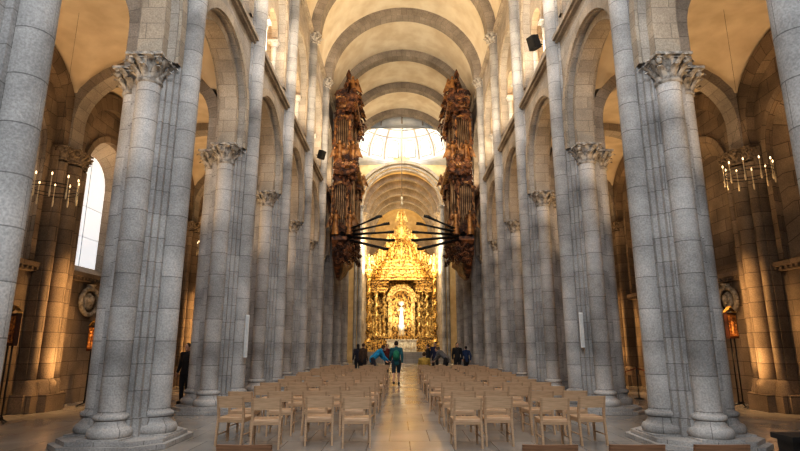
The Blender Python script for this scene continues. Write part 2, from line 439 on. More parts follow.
for side,nm in ((-1,'left'),(1,'right')):
    for j,y in enumerate(PY):
        if j==0: lab='grey granite compound pier cropped by the %s edge of the photo'%nm
        elif j==1: lab='tall grey granite pier standing closest on the %s, leaf capital fully visible'%nm
        elif j==8: lab='farthest grey granite pier on the %s side, at the crossing'%nm
        else: lab='grey granite compound pier, %s along the %s arcade counting from the front'%(ordn[j],nm)
        rz=0 if side<0 else PI
        yy=y+(.28 if j==0 else 0)
        if first:
            proto.location=(side*CX,yy,0);proto['label']=lab;proto['group']='piers of the nave arcades';first=False
        else: dup(proto,(side*CX,yy,0),rz,lab,'piers of the nave arcades')

# wall piers (engaged columns on outer walls)
def wall_pier_proto():
    t=thing('wall_pier','','pier')
    mb=MB();mb.box(.005,.25,-.62,.62,0,7.1);mb.box(.005,.35,-.75,.75,0,.45);mb.build('pilaster',GW,t)
    for cy,r in ((0,.25),(-.47,.13),(.47,.13)):
        c=(.28,cy)
        mb=MB();mb.lathe([(r,.8),(r,6.65)],18,c);mb.build('shaft',GW,t)
        mb=MB();mb.box(c[0]-r*1.7+.2*(r>.2),c[0]+r*1.7,cy-r*1.6,cy+r*1.6,0,.42)
        mb.lathe([(r*1.6,.42),(r*1.6,.5),(r*1.3,.6),(r*1.35,.7),(r,.8)],18,c);mb.build('shaft_base',GW,t)
        mb=MB();capital(mb,c,6.70,r*.88,.40);mb.build('capital',CAPW,t)
    return t
wp=wall_pier_proto();first=True
for side,nm in ((-1,'left'),(1,'right')):
    for j,y in enumerate(PY[:8]):
        lab='brown stone engaged column on the %s aisle wall, %s from the front'%(nm,ordn[j])
        rz=0 if side<0 else PI
        if first: wp.location=(side*9.9,y,0);wp['label']=lab;wp['group']='engaged wall columns of the aisles';first=False
        else: dup(wp,(side*9.9,y,0),rz,lab,'engaged wall columns of the aisles')

# ------------------------------------------------------------ crossing, transept, choir
YE=53.0; ZC=15.6
mb=MB()
f=lambda s,t,z:(s,42.3+t,z); arch_panel(mb,f,5.4,4.5,16.8,16.8,22,.15,.45,rise=4.42,n=28)
struct(mb.build('wall_crossing_west',GS),'granite wall over the western crossing arch','wall')
mb=MB()
f=lambda s,t,z:(s,YE+t,z); arch_panel(mb,f,5.4,4.2,ZC,ZC,21,-.5,.5,n=28)
for sg in (-1,1):
    mb.box(*sorted((sg*4.25,sg*5.4)),YE-.5,YE+.5,0,ZC+.1)
    mb.box(*sorted((sg*5.4,sg*16)),YE-.4,YE+.4,0,21.5)
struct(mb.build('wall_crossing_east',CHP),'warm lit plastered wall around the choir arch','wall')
mb=MB()
f=lambda s,t,z:(s,YE+t,z);arch_ring(mb,f,4.22,4.22,4.42,4.42,ZC,ZC,-.68,-.49,30)
arch_ring(mb,f,3.95,3.95,4.25,4.25,ZC,ZC,-.3,.3,30)
arch_ring(mb,f,4.62,4.45,4.9,4.72,ZC,ZC,-1.1,-.49,30)
struct(mb.build('trim_choir_arch',GA),'stepped moulded arch framing the choir opening','trim')
mb=MB()
for sg in (-1,1):
    for x,r in ((4.15,.22),(4.6,.16)):
        mb.lathe([(r,0),(r,ZC-.5)],12,(sg*x,YE-.55));capital(mb,(sg*x,YE-.55),ZC-.55,r,.55)
struct(mb.build('trim_choir_shafts',GRS),'slender stone shafts carrying the choir arch','trim')
mb=MB()
for sg in (-1,1):
    mb.quad((sg*5.4,42.8,10.3),(sg*16,42.8,10.3),(sg*16,42.8,22),(sg*5.4,42.8,22))
    mb.quad((sg*10.5,42.8,0),(sg*16,42.8,0),(sg*16,42.8,10.3),(sg*10.5,42.8,10.3))
    mb.quad((sg*16,42.8,0),(sg*16,YE,0),(sg*16,YE,22),(sg*16,42.8,22))
struct(mb.build('wall_transept',GW),'stone walls of the transept arms','wall')
mb=MB();n=16
for sg in (-1,1):
    mb.grid([[(x,47.8-5.1*math.cos(PI*k/n),15.3+5.0*math.sin(PI*k/n)) for k in range(n+1)] for x in (sg*5.0,sg*16)])
struct(mb.build('ceiling_transept',PL),'cream barrel vaults of the transept arms','vault')
# lantern: pendentives and shallow ribbed dome with windows between the ribs
mb=MB();n=48;yc=47.8;ZD=20.5;HD=4.0
def sq(a,h):
    c,s=math.cos(a),math.sin(a);k=h/max(abs(c),abs(s));return (k*c,yc+k*s)
rows=[]
for j in range(5):
    t=j/4;e=math.sin(t*PI/2)
    rows.append([tuple(list(Vector(sq(2*PI*k/n,4.95)).lerp(Vector((4.8*math.cos(2*PI*k/n),yc+4.8*math.sin(2*PI*k/n))),e))+[20.0+.35*t]) for k in range(n+1)])
mb.grid(rows)
mb.lathe([(4.8,20.35),(4.62,20.37),(4.62,20.47),(4.8,20.5)],48,(0,yc))
mb.lathe([(4.8*math.cos(t),ZD+HD*math.sin(t)) for t in [PI/2*k/14 for k in range(15)]],48,(0,yc))
lan=struct(mb.build('ceiling_lantern',PLW),'bright white ribbed dome of the lantern over the crossing','dome')
NL=16
for k in range(NL):
    a=2*PI*(k+.5)/NL
    M=Matrix.Translation((0,yc,0))@Matrix.Rotation(a,4,'Z')
    def dp_(s,th,ins=.03):
        r=(4.8-ins)*math.cos(th);return (math.sqrt(max(0,r*r-s*s)),s,ZD+(HD-ins)*math.sin(th))
    mb=MB(M);cols=[]
    for q in range(9):
        s=-.52+.13*q;top=.38+.14*math.sqrt(max(0,1-(s/.53)**2));cols.append([dp_(s,.10+(top-.10)*v/4,.10) for v in range(5)])
    mb.grid(cols);mb.build('lantern_window',SKYB,lan)
    mb=MB(M)
    out=[dp_(-.56,.08,.1),dp_(-.56,.38,.1)]+[dp_(-.56*math.cos(PI*q/8),.38+.16*math.sin(PI*q/8),.1) for q in range(1,8)]+[dp_(.56,.38,.1),dp_(.56,.08,.1),dp_(-.56,.08,.1)]
    mb.tube(out,.05,5)
    for s in (-.26,0,.26): mb.tube([dp_(s,th,.13) for th in (.1,.2,.3,.46)],.018,4)
    for th in (.18,.27,.36): mb.tube([dp_(s,th,.13) for s in (-.5,0,.5)],.018,4)
    mb.build('lantern_window_frame',GA,lan)
    a=2*PI*k/NL;M=Matrix.Translation((0,yc,0))@Matrix.Rotation(a,4,'Z')
    mb=MB(M);mb.tube([(4.74*math.cos(t),0,ZD+(HD-.06)*math.sin(t)) for t in [PI/2*q/12 for q in range(13)]],.10,6);mb.build('lantern_rib',GA,lan)
for zz in (.6,.8,1.1):
    mb=MB();rr=4.74*math.cos(zz);z_=ZD+(HD-.06)*math.sin(zz)
    mb.tube([(rr*math.cos(2*PI*k/48),yc+rr*math.sin(2*PI*k/48),z_) for k in range(49)],.06,5,False);mb.build('lantern_ring',GA,lan)
# choir
mb=MB();barrel(mb,4.4,ZC,YE,67,m=6)
n=16
mb.grid([[(4.4*math.cos(PI*k/n)*math.cos(PI/2*j/8),67+4.4*math.sin(PI*k/n)*math.cos(PI/2*j/8),ZC+4.4*math.sin(PI/2*j/8)) for k in range(n+1)] for j in range(9)])
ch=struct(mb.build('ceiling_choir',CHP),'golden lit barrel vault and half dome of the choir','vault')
for q,y in enumerate((55.5,58,60.5,63,65.5)):
    mb=MB();f=lambda s,t,z:(s,y+t,z);arch_ring(mb,f,3.82-.12*q,3.82-.16*q,4.45,4.45,ZC,ZC,-.3,.3,28);mb.build('choir_arch',GAR,ch)
mb=MB()
for sg in (-1,1): 
    mb.quad((sg*4.4,YE,0),(sg*4.4,67,0),(sg*4.4,67,ZC+.1),(sg*4.4,YE,ZC+.1))
    for y in (55.5,58,60.5,63,65.5):
        mb.lathe([(.3,1),(.3,ZC-.5)],14,(sg*4.2,y));capital(mb,(sg*4.2,y),ZC-.55,.28,.6)
    mb.box(*sorted((sg*4.1,sg*4.45)),YE+.5,67,10.4,10.7)
mb.grid([[(4.4*math.cos(PI*k/n),67+4.4*math.sin(PI*k/n),z) for k in range(n+1)] for z in (0,ZC+.1)])
struct(mb.build('wall_choir',GA),'granite walls of the choir and apse','wall')

# ------------------------------------------------------------ sculpture helpers
def statue(mb,c,h,arms=True,wings=False):
    x,y,z=c;s=h/1.75
    mb.lathe([(.27*s,z),(.25*s,z+.3*s),(.19*s,z+.8*s),(.17*s,z+1.0*s),(.22*s,z+1.3*s),(.19*s,z+1.42*s),(.06*s,z+1.48*s),(.055*s,z+1.53*s)],10,(x,y))
    mb.ball((x,y,z+1.63*s),.11*s,.12*s,.14*s,8,6)
    if arms:
        for g in (-1,1): mb.tube([(x+g*.2*s,y,z+1.38*s),(x+g*.32*s,y-.1*s,z+1.12*s),(x+g*.2*s,y-.3*s,z+1.2*s)],[.075*s,.06*s,.04*s],6)
    if wings:
        for g in (-1,1):
            mb.grid([[(x+g*(.1+.25*u)*s,y+.12*s,z+(1.1+.55*math.sin(u*2)*1)*s),(x+g*(.12+.4*u)*s,y+.2*s,z+(.8-.2*u)*s)] for u in (0,.3,.6,.9,1.2,1.5)])
def scroll(mb,c,s,ax='xz',flip=1,r=.05):
    pts=[]
    for k in range(13):
        a=k*.75;q=s*(1-k/15);u,v=flip*q*math.cos(a),q*math.sin(a)
        pts.append((c[0]+u,c[1],c[2]+v) if ax=='xz' else (c[0],c[1]+u,c[2]+v))
    mb.tube(pts,[r*(1-.03*k) for k in range(13)],5)
def twist(mb,c,z0,z1,r,turns=3.5,a=.06):
    n=40;rows=[]
    for j in range(n+1):
        t=j/n;ph=2*PI*turns*t;cx,cy=c[0]+a*math.cos(ph),c[1]+a*math.sin(ph)
        rows.append([(cx+r*math.cos(2*PI*k/10),cy+r*math.sin(2*PI*k/10),z0+(z1-z0)*t) for k in range(11)])
    mb.grid(rows)
    mb.lathe([(r*1.6,z0-.25),(r*1.6,z0-.1),(r*1.2,z0),(r,z0+.05)],10,c)
    mb.lathe([(r,z1-.05),(r*1.1,z1),(r*1.7,z1+.25),(r*1.8,z1+.3)],10,c)

# ------------------------------------------------------------ altarpiece
A=thing('altarpiece','towering gilded baroque altarpiece with twisted columns and domed canopy at the far end','altarpiece',(0,60.5,1.0))
A.scale=(1,1,1.1)
rnd=random.Random(3)
mb=MB();mb.box(-4.05,4.05,1.2,1.5,0,9.2)
for k in range(170):
    x=rnd.uniform(-3.9,3.9);z=rnd.uniform(.6,9.2);scroll(mb,(x,1.1,z),rnd.uniform(.12,.3),'xz',rnd.choice((-1,1)),.06)
for x in (-3.3,-1.9,1.9,3.3):
    for z in (.9,3.6,6.4): mb.box(x-.5,x+.5,.95,1.2,z,z+.12);mb.box(x-.5,x+.5,.95,1.2,z+2.2,z+2.3)
for z in (7.2,9.0): mb.box(-4.05,4.05,.9,1.2,z,z+.15)
n=12
mb.grid([[(-3.3*math.cos(PI*k/n),1.35,9.2),(-3.3*math.cos(PI*k/n),1.35,9.2+2.0*math.sin(PI*k/n))] for k in range(n+1)],sm=False)
for k in range(17): scroll(mb,(-3.3*math.cos(PI*k/16),1.2,9.25+2.0*math.sin(PI*k/16)),.3,'xz',1 if k<8 else -1,.08)
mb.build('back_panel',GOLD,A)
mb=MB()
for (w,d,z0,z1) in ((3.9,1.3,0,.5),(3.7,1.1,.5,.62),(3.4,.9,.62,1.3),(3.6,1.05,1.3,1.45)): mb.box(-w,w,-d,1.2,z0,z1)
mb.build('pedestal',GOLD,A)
mb=MB();mb.box(-1.6,1.6,-2.4,-1.4,.0,1.05);mb.box(-1.75,1.75,-2.5,-1.35,1.05,1.15)
for x in (-1.2,-.6,0,.6,1.2): mb.lathe([(.2,.3),(.22,.5),(.05,.85)],8,(x,-2.4))
mb.build('altar_table',SILV,A)
for x,yy in ((-3.55,.2),(-2.85,-.6),(-1.95,-.2),(1.95,-.2),(2.85,-.6),(3.55,.2)):
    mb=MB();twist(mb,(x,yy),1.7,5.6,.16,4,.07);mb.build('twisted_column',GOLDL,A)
for x in (-3.2,-2.4,2.4,3.2):
    mb=MB();statue(mb,(x,.3,2.1),1.6,True,True);mb.lathe([(.35,1.45),(.25,1.7),(.32,2.1)],10,(x,.3));mb.build('side_statue',GOLDL,A)
for sg in (-1,1):
    mb=MB()
    for (o,z0,z1) in ((0,5.9,6.15),(.1,6.15,6.3),(-.05,6.3,6.8),(.2,6.8,7.0)):
        mb.box(*sorted((sg*(1.6-o),sg*(3.7+o))),-.9-o,1.2,z0,z1)
    for k in range(9): scroll(mb,(sg*(1.7+.26*k),-.97,6.5),.13,'xz',sg,.05)
    mb.build('entablature',GOLD,A)
mb=MB();g=lambda s,t,z:(s,t,z)
arch_ring(mb,g,1.1,1.1,1.5,1.5,5.0,1.45,-.6,.3,16)
arch_ring(mb,g,1.35,1.35,1.7,1.7,5.0,5.0,-.85,-.5,16)
for k in range(11):
    a=PI*k/10;mb.ball((-1.6*math.cos(a),-.9,5+1.6*math.sin(a)),.12,nu=6,nv=4)
mb.build('niche_frame',GOLDL,A)
mb=MB();mb.box(-1.3,1.3,.3,.5,1.4,6.3);mb.build('niche_back',GOLD,A)
mb=MB();statue(mb,(0,-.3,2.6),2.2);mb.lathe([(.35,1.45),(.5,1.6),(.3,2.0),(.5,2.6)],12,(0,-.3))
mb.lathe([(.3,4.6),(.42,4.95),(.2,5.0)],10,(0,-.15));mb.build('seated_statue',SILV,A)
mb=MB()
tiers=((3.5,7.0,7.4),(3.1,7.4,8.3),(2.6,8.3,9.0))
for w,z0,z1 in tiers:
    d=w*.5
    rows=[]
    for t,q in ((0,1.06),(.2,1.06),(.3,.98),(.75,.94),(.85,1.02),(1,1.02)):
        z=z0+(z1-z0)*t;ww=w*q;dd=d*q
        rows.append([(ww*px,dd*py-.1,z) for px,py in ((-1,1),(-1,-.6),(-.7,-1),(.7,-1),(1,-.6),(1,1))])
    mb.grid(rows,sm=False);mb.face([mb.P(p) for p in rows[-1]])
    for sg in (-1,1):
        scroll(mb,(sg*w*.98,-d*.9,z0+.5),.35,'xz',sg,.09);scroll(mb,(sg*w*.55,-d-.1,z0+.4),.22,'xz',-sg,.07)
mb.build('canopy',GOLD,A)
mb=MB()
mb.lathe([(2.3,9.0),(2.35,9.2),(2.15,9.3),(2.1,9.8),(1.85,10.4),(1.45,10.9),(.95,11.25),(.7,11.35),(.7,11.5),(.85,11.55)],24,(0,-.2),sy=.6)
mb.build('canopy_dome',GOLD,A)
for k in range(12):
    a=2*PI*k/12;mb=MB()
    mb.tube([(r*math.cos(a),-.2+.62*r*math.sin(a),z) for r,z in ((2.2,9.3),(2.18,9.8),(1.92,10.42),(1.5,10.95),(.95,11.32))],.09,5);mb.build('dome_rib',GOLDL,A)
for sg in (-1,1):
    for (x,z,h) in ((3.3,7.0,1.9),(2.75,8.3,1.7),(2.2,9.1,1.6),(1.2,11.0,1.4)):
        mb=MB();statue(mb,(sg*x,-1.0+.15*z*.3,z),h,True,True);mb.build('angel',GOLDL,A)
mb=MB()
mb.lathe([(.85,11.5),(.7,11.8),(.6,12.4),(.75,12.9),(.3,13.0)],12,(0,-.1))
for k in range(16):
    a=2*PI*k/16;L=1.2 if k%2 else .85
    mb.tube([(.25*math.cos(a),-.5,12.2+.25*math.sin(a)),(L*math.cos(a),-.5,12.2+L*math.sin(a))],[.08,.03],4)
mb.ball((0,-.5,12.2),.3,.12,.3);mb.build('sunburst',GOLDL,A)
mb=MB();statue(mb,(0,-.1,12.9),1.9,True,True);mb.build('crowning_statue',GOLDL,A)
mb=MB()
for k in range(260):
    sg=rnd.choice((-1,1));z=rnd.uniform(1.6,11.4);w=3.7 if z<7 else 3.6-(z-7)*.45
    x=sg*w*rnd.uniform(.40,1.05);c=(x,rnd.uniform(-1.6,-.6) if z>7 else rnd.uniform(-.9,-.2),z)
    if rnd.random()<.6: scroll(mb,c,rnd.uniform(.08,.2),'xz',sg,.045)
    else: mb.ball(c,rnd.uniform(.05,.12),.1,rnd.uniform(.08,.2),6,4)
o=mb.build('scrollwork',GOLDL,A);o['kind']='stuff'
for k in range(9):
    mb=MB();x=-1.4+.35*k;mb.lathe([(.09,1.15),(.04,1.25),(.03,1.6),(.07,1.65),(.025,1.66),(.025,2.0)],6,(x,-1.6));mb.build('altar_candlestick',GOLDL,A)
for sg,nm in ((-1,'left'),(1,'right')):
    t=thing('gilded_column','tall twisted gilded column with an angel on top, %s of the altarpiece'%nm,'column',(sg*3.55,57.0,1.0),0,'twisted columns beside the altar')
    mb=MB();twist(mb,(0,0),1.3,7.7,.2,5,.08);mb.build('shaft',GOLD,t)
    mb=MB();mb.box(-.4,.4,-.4,.4,0,1.0);mb.lathe([(.4,1.0),(.3,1.2)],14);mb.build('pedestal',GOLD,t)
    mb=MB();capital(mb,(0,0),8.0,.25,.6);mb.build('capital',GOLDL,t)
    mb=MB();statue(mb,(0,0,8.6),1.8,True,True);mb.build('angel',GOLDL,t)
# rope
mb=MB();mb.tube([(0,47.5,24.4),(0,47.5,15.2)],.045,6)
o=mb.build('hanging_rope',ROPE);tag(o,'long rope hanging on the central axis under the lantern','rope')
mb=MB();mb.lathe([(.02,15.2),(.1,15.1),(.12,14.9),(.05,14.7),(.16,14.5),(.02,14.3)],10,(0,47.5));mb.build('rope_weight',SILV,o)

# ------------------------------------------------------------ organs
def organ(side,nm):
    t=thing('pipe_organ','dark carved and gilded pipe organ case hanging high on the %s nave wall'%nm,'organ',(side*4.12,33.2,0),0 if side<0 else PI)
    rnd=random.Random(11)
    M=Matrix.Identity(4) if side<0 else Matrix.Scale(-1,4,(0,1,0))
    def section(mb,rows):
        rr=[]
        for z,d,h in rows: rr.append([(0,-h,z),(d*.8,-h,z),(d,-h*.75,z),(d,h*.75,z),(d*.8,h,z),(0,h,z)])
        mb.grid(rr,sm=False);mb.face([mb.P(p) for p in rr[-1]]);mb.face([mb.P(p) for p in rr[0]])
    mb=MB(M);section(mb,[(5.7,.2,.6),(6.1,.45,1.6),(6.5,.55,2.2),(6.8,.8,2.9),(7.2,.75,3.0),(7.6,1.1,3.3),(7.8,1.1,3.3)])
    for k in range(60): scroll(mb,(rnd.uniform(.1,1.0),-3.1+rnd.uniform(-.2,.4),rnd.uniform(6.3,7.9)),rnd.uniform(.1,.22),'xz',rnd.choice((-1,1)),.04)
    mb.build('corbel',ORG,t)
    mb=MB(M);section(mb,[(7.8,.85,3.1),(11.6,.85,3.1)]);section(mb,[(12.3,.65,2.8),(16,.65,2.8)]);mb.build('case',ORGD,t)
    for z,d,h in ((11.6,1.45,3.5),(16.0,1.25,3.2)):
        mb=MB(M);section(mb,[(z,d*.6,h*.94),(z+.15,d*.68,h*.95),(z+.3,d*.66,h*.94),(z+.45,d,h),(z+.65,d*1.02,h*1.01)])
        mb.build('cornice',ORGG,t)
        mb=MB(M)
        for k in range(44): scroll(mb,(rnd.uniform(.05,d),-h-.02,z+rnd.uniform(-.1,1.0)),rnd.uniform(.08,.2),'xz',rnd.choice((-1,1)),.038)
        o=mb.build('cornice_carving',ORG,t);o['kind']='stuff'
    for z0,z1,d in ((8.0,11.5,.85),(12.4,15.9,.65)):
        yy=-3.1 if z0<10 else -2.8
        for yc,r in ((-2.2,.42),(0,.5),(2.2,.42)):
            mb=MB(M)
            for k in range(7):
                a=-PI/2+PI*k/6;c=(d+r*math.cos(a)*.7,yc+r*math.sin(a))
                h=(z1-z0)*(1-.10*abs(k-3)/3)
                mb.lathe([(.02,z0),(.07,z0+.3),(.07,z0+h)],8,c)
            mb.build('pipe_tower',PIPE,t)
            mb=MB(M);mb.lathe([(.1,z0-.5),(r*.9,z0-.1),(r*1.15,z0)],12,(d,yc));mb.lathe([(r*1.15,z1),(r*1.2,z1+.2),(r*.8,z1+.5),(.1,z1+.9)],12,(d,yc))
            for k in range(10): scroll(mb,(d+rnd.uniform(0,.35),yc-r*.9,rnd.choice((rnd.uniform(z0,z0+.5),rnd.uniform(z1-.8,z1+.4)))),rnd.uniform(.08,.18),'xz',rnd.choice((-1,1)),.038)
            mb.build('tower_crown',ORG,t)
        for k in range(6):
            mb=MB(M);mb.lathe([(.02,z0+.3),(.045,z0+.6),(.045,z1-.45-.12*abs(k-2.5))],8,(.12+.12*k,yy-.08));mb.build('front_pipe',PIPE,t)
        mb=MB(M);g=lambda s,tt,z:(.42+s,tt,z)
        arch_ring(mb,g,.38,.32,.50,.46,z1-.8,z0+.2,yy-.16,yy,10)
        mb.box(0,.9,yy-.16,yy,z0,z0+.28)
        mb.build('carved_frame',ORGG,t)
        mb=MB(M)
        for k in range(70):
            c=(rnd.choice((rnd.uniform(-.06,.06),rnd.uniform(.82,1.0))),yy-.12,rnd.uniform(z0,z1))
            if k%2: mb.ball(c,rnd.uniform(.03,.08),.1,rnd.uniform(.06,.16),6,4)
            else: scroll(mb,c,rnd.uniform(.07,.15),'xz',rnd.choice((-1,1)),.035)
        for k in range(30): scroll(mb,(rnd.uniform(.1,.85),yy-.18,rnd.choice((rnd.uniform(z0,z0+.5),rnd.uniform(z1-.7,z1+.2)))),rnd.uniform(.07,.15),'xz',rnd.choice((-1,1)),.038)
        o=mb.build('frame_carving',ORG,t);o['kind']='stuff'
    mb=MB(M)
    for yc,hh in ((-2.6,1.7),(-1.4,1.0),(0,2.4),(1.4,1.0),(2.6,1.5)):
        mb.lathe([(.5,16.6),(.4,16.9),(.22,17.1),(.32,17.1+hh*.3),(.12,17.1+hh*.6),(.18,17.1+hh*.75),(.02,17.1+hh)],8,(.7,yc))
        for g_ in (-1,1): scroll(mb,(.7+g_*.4,yc,17.0),.42,'xz',g_,.08);scroll(mb,(.7,yc+g_*.4,17.2),.45,'yz',g_,.08)
    mb.build('crest',ORG,t)
    for yc,z,x in ((-2.9,16.65,1.0),(-.9,16.65,1.0),(.9,16.65,1.0),(-3.1,12.25,1.1),(2.9,12.25,1.1),(-3.15,7.9,1.0),(-3.2,12.25,.3),(-3.2,7.9,.2)):
        mb=MB(M);statue(mb,(x,yc,z),1.5,True,True);mb.build('carved_angel',ORGG,t)
    mb=MB(M)
    for k in range(200):
        z=rnd.choice((rnd.uniform(6.7,8.3),rnd.uniform(11.2,12.8),rnd.uniform(15.6,17.4),rnd.uniform(8,17)));e=.28 if (11<z<13 or z>15.6 or z<8.2) else 0
        c=(rnd.uniform(.7,1.05)+e,-3.1+rnd.uniform(-.2,6.0),z)
        if rnd.random()<.6: scroll(mb,c,rnd.uniform(.08,.2),rnd.choice(('xz','yz')),rnd.choice((-1,1)),.038)
        else: mb.ball(c,rnd.uniform(.04,.09),rnd.uniform(.05,.12),rnd.uniform(.08,.22),6,4)
    o=mb.build('scrollwork',ORG,t);o['kind']='stuff'
    for zi,(zr,dz,L) in enumerate(((8.05,.95,2.3),(8.0,.55,2.75),(7.92,.12,3.0),(7.85,-.30,3.05),(7.75,-.72,2.7))):
        for k in range(3):
            y=-3.25+k*.22
            mb=MB(M);p0=Vector((.5,y,zr));p1=Vector((.6+L-.12*k,y-.1,zr+dz+.04*k))
            mb.tube([p0,p0.lerp(p1,.5),p0.lerp(p1,.9),p1],[.035,.045,.055,.095],10);mb.build('trumpet_pipe',TRUM,t)
    return t
organ(-1,'left');organ(1,'right')

# ------------------------------------------------------------ chairs
def chair_proto():
    t=thing('wooden_chair','','chair')
    def bx(name,m,*a):
        mb=MB();mb.box(*a);o=mb.build(name,m,t)
        bv=o.modifiers.new('b','BEVEL');bv.width=.005;bv.segments=2
        return o
    mb=MB();mb.box(-.24,.24,-.21,.23,.42,.455);o=mb.build('seat',WD,t);bv=o.modifiers.new('b','BEVEL');bv.width=.01;bv.segments=2
    for sx in (-1,1):
        mb=MB()
        def sl(y,z,w=.019): return [(sx*.225-w,y-.019,z),(sx*.225+w,y-.019,z),(sx*.225+w,y+.019,z),(sx*.225-w,y+.019,z),(sx*.225-w,y-.019,z)]
        mb.grid([sl(-.27,0,.015),sl(-.215,.44),sl(-.235,.6),sl(-.29,.80,.016)],sm=False);mb.build('rear_leg',WD2,t)
        mb=MB()
        mb.grid([sl(.205,0,.015),sl(.205,.43)],sm=False);mb.build('front_leg',WD2,t)
        bx('side_rail',WD2,sx*.225-.012,sx*.225+.012,-.21,.2,.37,.425)
        bx('stretcher',WD2,sx*.225-.009,sx*.225+.009,-.245,.2,.16,.182)
    bx('rear_rail',WD2,-.22,.22,-.225,-.205,.37,.425)
    bx('front_rail',WD2,-.22,.22,.195,.215,.37,.425)
    def back(z0,z1,nm):
        mb=MB();rows=[]
        for z in (z0,z1):
            y=-.235-(z-.6)*.27
            for dy in ((-.012,.012) if z==z0 else (.012,-.012)):
                rows.append([(-.245+.49*k/8,y+dy-.018*(1-((k-4)/4)**2),z) for k in range(9)])
        rows.append(rows[0]);mb.grid(rows,sm=False);mb.build(nm,WD,t)
    back(.615,.81,'backrest_board')
    return t
cp=chair_proto();first=True
XS={-1:[-.95,-1.62,-2.42,-3.10],1:[.90,1.57,2.40,3.10]}
rng=random.Random(5)
seatn=['on the aisle','second from the aisle','third from the aisle','at the outer end']
rown=['nearest full row','second row','third row','fourth row','fifth row','sixth row','seventh row','eighth row']
def put_chair(x,y,rz,lab,grp):
    global first
    if first:
        cp.location=(x,y,0);cp.rotation_euler=(0,0,rz);cp['label']=lab;cp['group']=grp;first=False;return cp
    return dup(cp,(x,y,0),rz,lab,grp)
for sg,nm in ((-1,'left'),(1,'right')):
    for r in range(13):
        for k,x in enumerate(XS[sg]):
            y=9.6+r*1.24+rng.uniform(-.12,.12)
            if r==0: y+= (.0,.22,.0,.28)[k]*.6
            lab=('light wooden chair %s of the aisle, %s, %s'%(nm,rown[r],seatn[k])) if r<8 else 'light wooden chair far back in the rows %s of the aisle'%nm
            put_chair(x+rng.uniform(-.06,.06)+(r%2)*.10*sg,y,R(rng.uniform(-9,9)),lab,'wooden chairs in rows %s of the aisle'%nm)
for x,lab in ((-1.55,'dark wooden chair cropped at the bottom edge, left of the aisle'),(1.16,'dark wooden chair cropped at the bottom edge, nearest right of the aisle'),
              (1.93,'dark wooden chair cropped at the bottom edge, middle of the right three'),(2.68,'dark wooden chair cropped at the bottom edge, outermost of the right three')):
    r=put_chair(x,5.28,0,lab,'wooden chairs cropped by the bottom edge')
    for c in r.children:
        c.material_slots[0].link='OBJECT';c.material_slots[0].material=WDK

# ------------------------------------------------------------ chandeliers
def chand_proto():
    t=thing('ring_chandelier','','chandelier')
    mb=MB();n=36;rr=.5
    for zz in (0,.08):
        mb.tube([(rr*math.cos(2*PI*k/n),rr*math.sin(2*PI*k/n),zz) for k in range(n+1)],.009,6,False)
    mb.build('ring',IRON,t)
    for k in range(10):
        a=2*PI*k/10+.2;c=(rr*math.cos(a),rr*math.sin(a))
        mb=MB();mb.lathe([(.01,-.24),(.018,-.2),(.018,-.1),(.010,-.09),(.010,.24)],8,c);o=mb.build('candle_tube',CANW,t)
        mb=MB();mb.ball((c[0],c[1],.27),.016,.016,.038,8,6);mb.build('bulb',BULB,o)
    for k in range(3):
        a=2*PI*k/3+.4
        mb=MB();mb.tube([(rr*math.cos(a),rr*math.sin(a),.08),(0,0,1.5)],.002,5);mb.build('hanger_rod',IRON,t)
    mb=MB();mb.tube([(0,0,1.5),(0,0,4.45)],.003,5);mb.build('chain',IRON,t)
    return t
cd=chand_proto();first2=True
for side,nm in ((-1,'left'),(1,'right')):
    for y,lab in ((11.2,'ring chandelier with candle lamps in the %s aisle, nearest the camera'%nm),(20.4,'smaller looking ring chandelier deeper in the %s aisle'%nm),(29.6,'far ring chandelier almost hidden deep in the %s aisle'%nm)):
        z=5.3;x=side*7.6
        if y<12:
            z=4.98 if side<0 else 5.55;x=-7.85 if side<0 else 8.0
            if side>0: y=11.8
        if first2: cd.location=(x,y,z);cd['label']=lab;cd['group']='ring chandeliers of the aisles';first2=False
        else: dup(cd,(x,y,z),0,lab,'ring chandeliers of the aisles')

# ------------------------------------------------------------ small fittings
def speaker_box(loc,rz,lab):
    t=thing('loudspeaker',lab,'speaker',loc,rz,'black loudspeakers on the nave piers')
    M=Matrix.Rotation(R(18),4,'X')
    mb=MB(M);mb.box(-.14,.14,-.12,.12,-.2,.2);mb.build('cabinet',BLK,t)
    mb=MB(M);mb.box(-.11,.11,-.135,-.12,-.17,.17);mb.build('grille',IRON,t)
    mb=MB();mb.tube([(0,.1,0),(0,.34,.05)],.02,6);mb.build('bracket',IRON,t)
speaker_box((3.86,14.3,10.55),R(-60),'black loudspeaker box high on the right wall above the second pier')
speaker_box((-3.86,23.5,10.4),R(60),'small black loudspeaker high on a left pier')
def column_speaker(x,y,z,h,lab,rz):
    t=thing('column_speaker',lab,'speaker',(x,y,z),rz,'white column speakers on the piers')
    mb=MB();mb.box(-.05,.05,-.06,.06,0,h);o=mb.build('cabinet',WHT,t);b=o.modifiers.new('b','BEVEL');b.width=.015;b.segments=2
    mb=MB();mb.box(-.035,.035,-.065,-.058,.04,h-.04);mb.build('grille',plain('speaker_grille',(.6,.6,.58),.7),t)
column_speaker(-4.22,14.2,1.35,1.1,'slim white column speaker fixed to the second left pier',R(25))
column_speaker(4.56,14.0,1.6,.9,'slim white column speaker on the second right pier',R(-15))

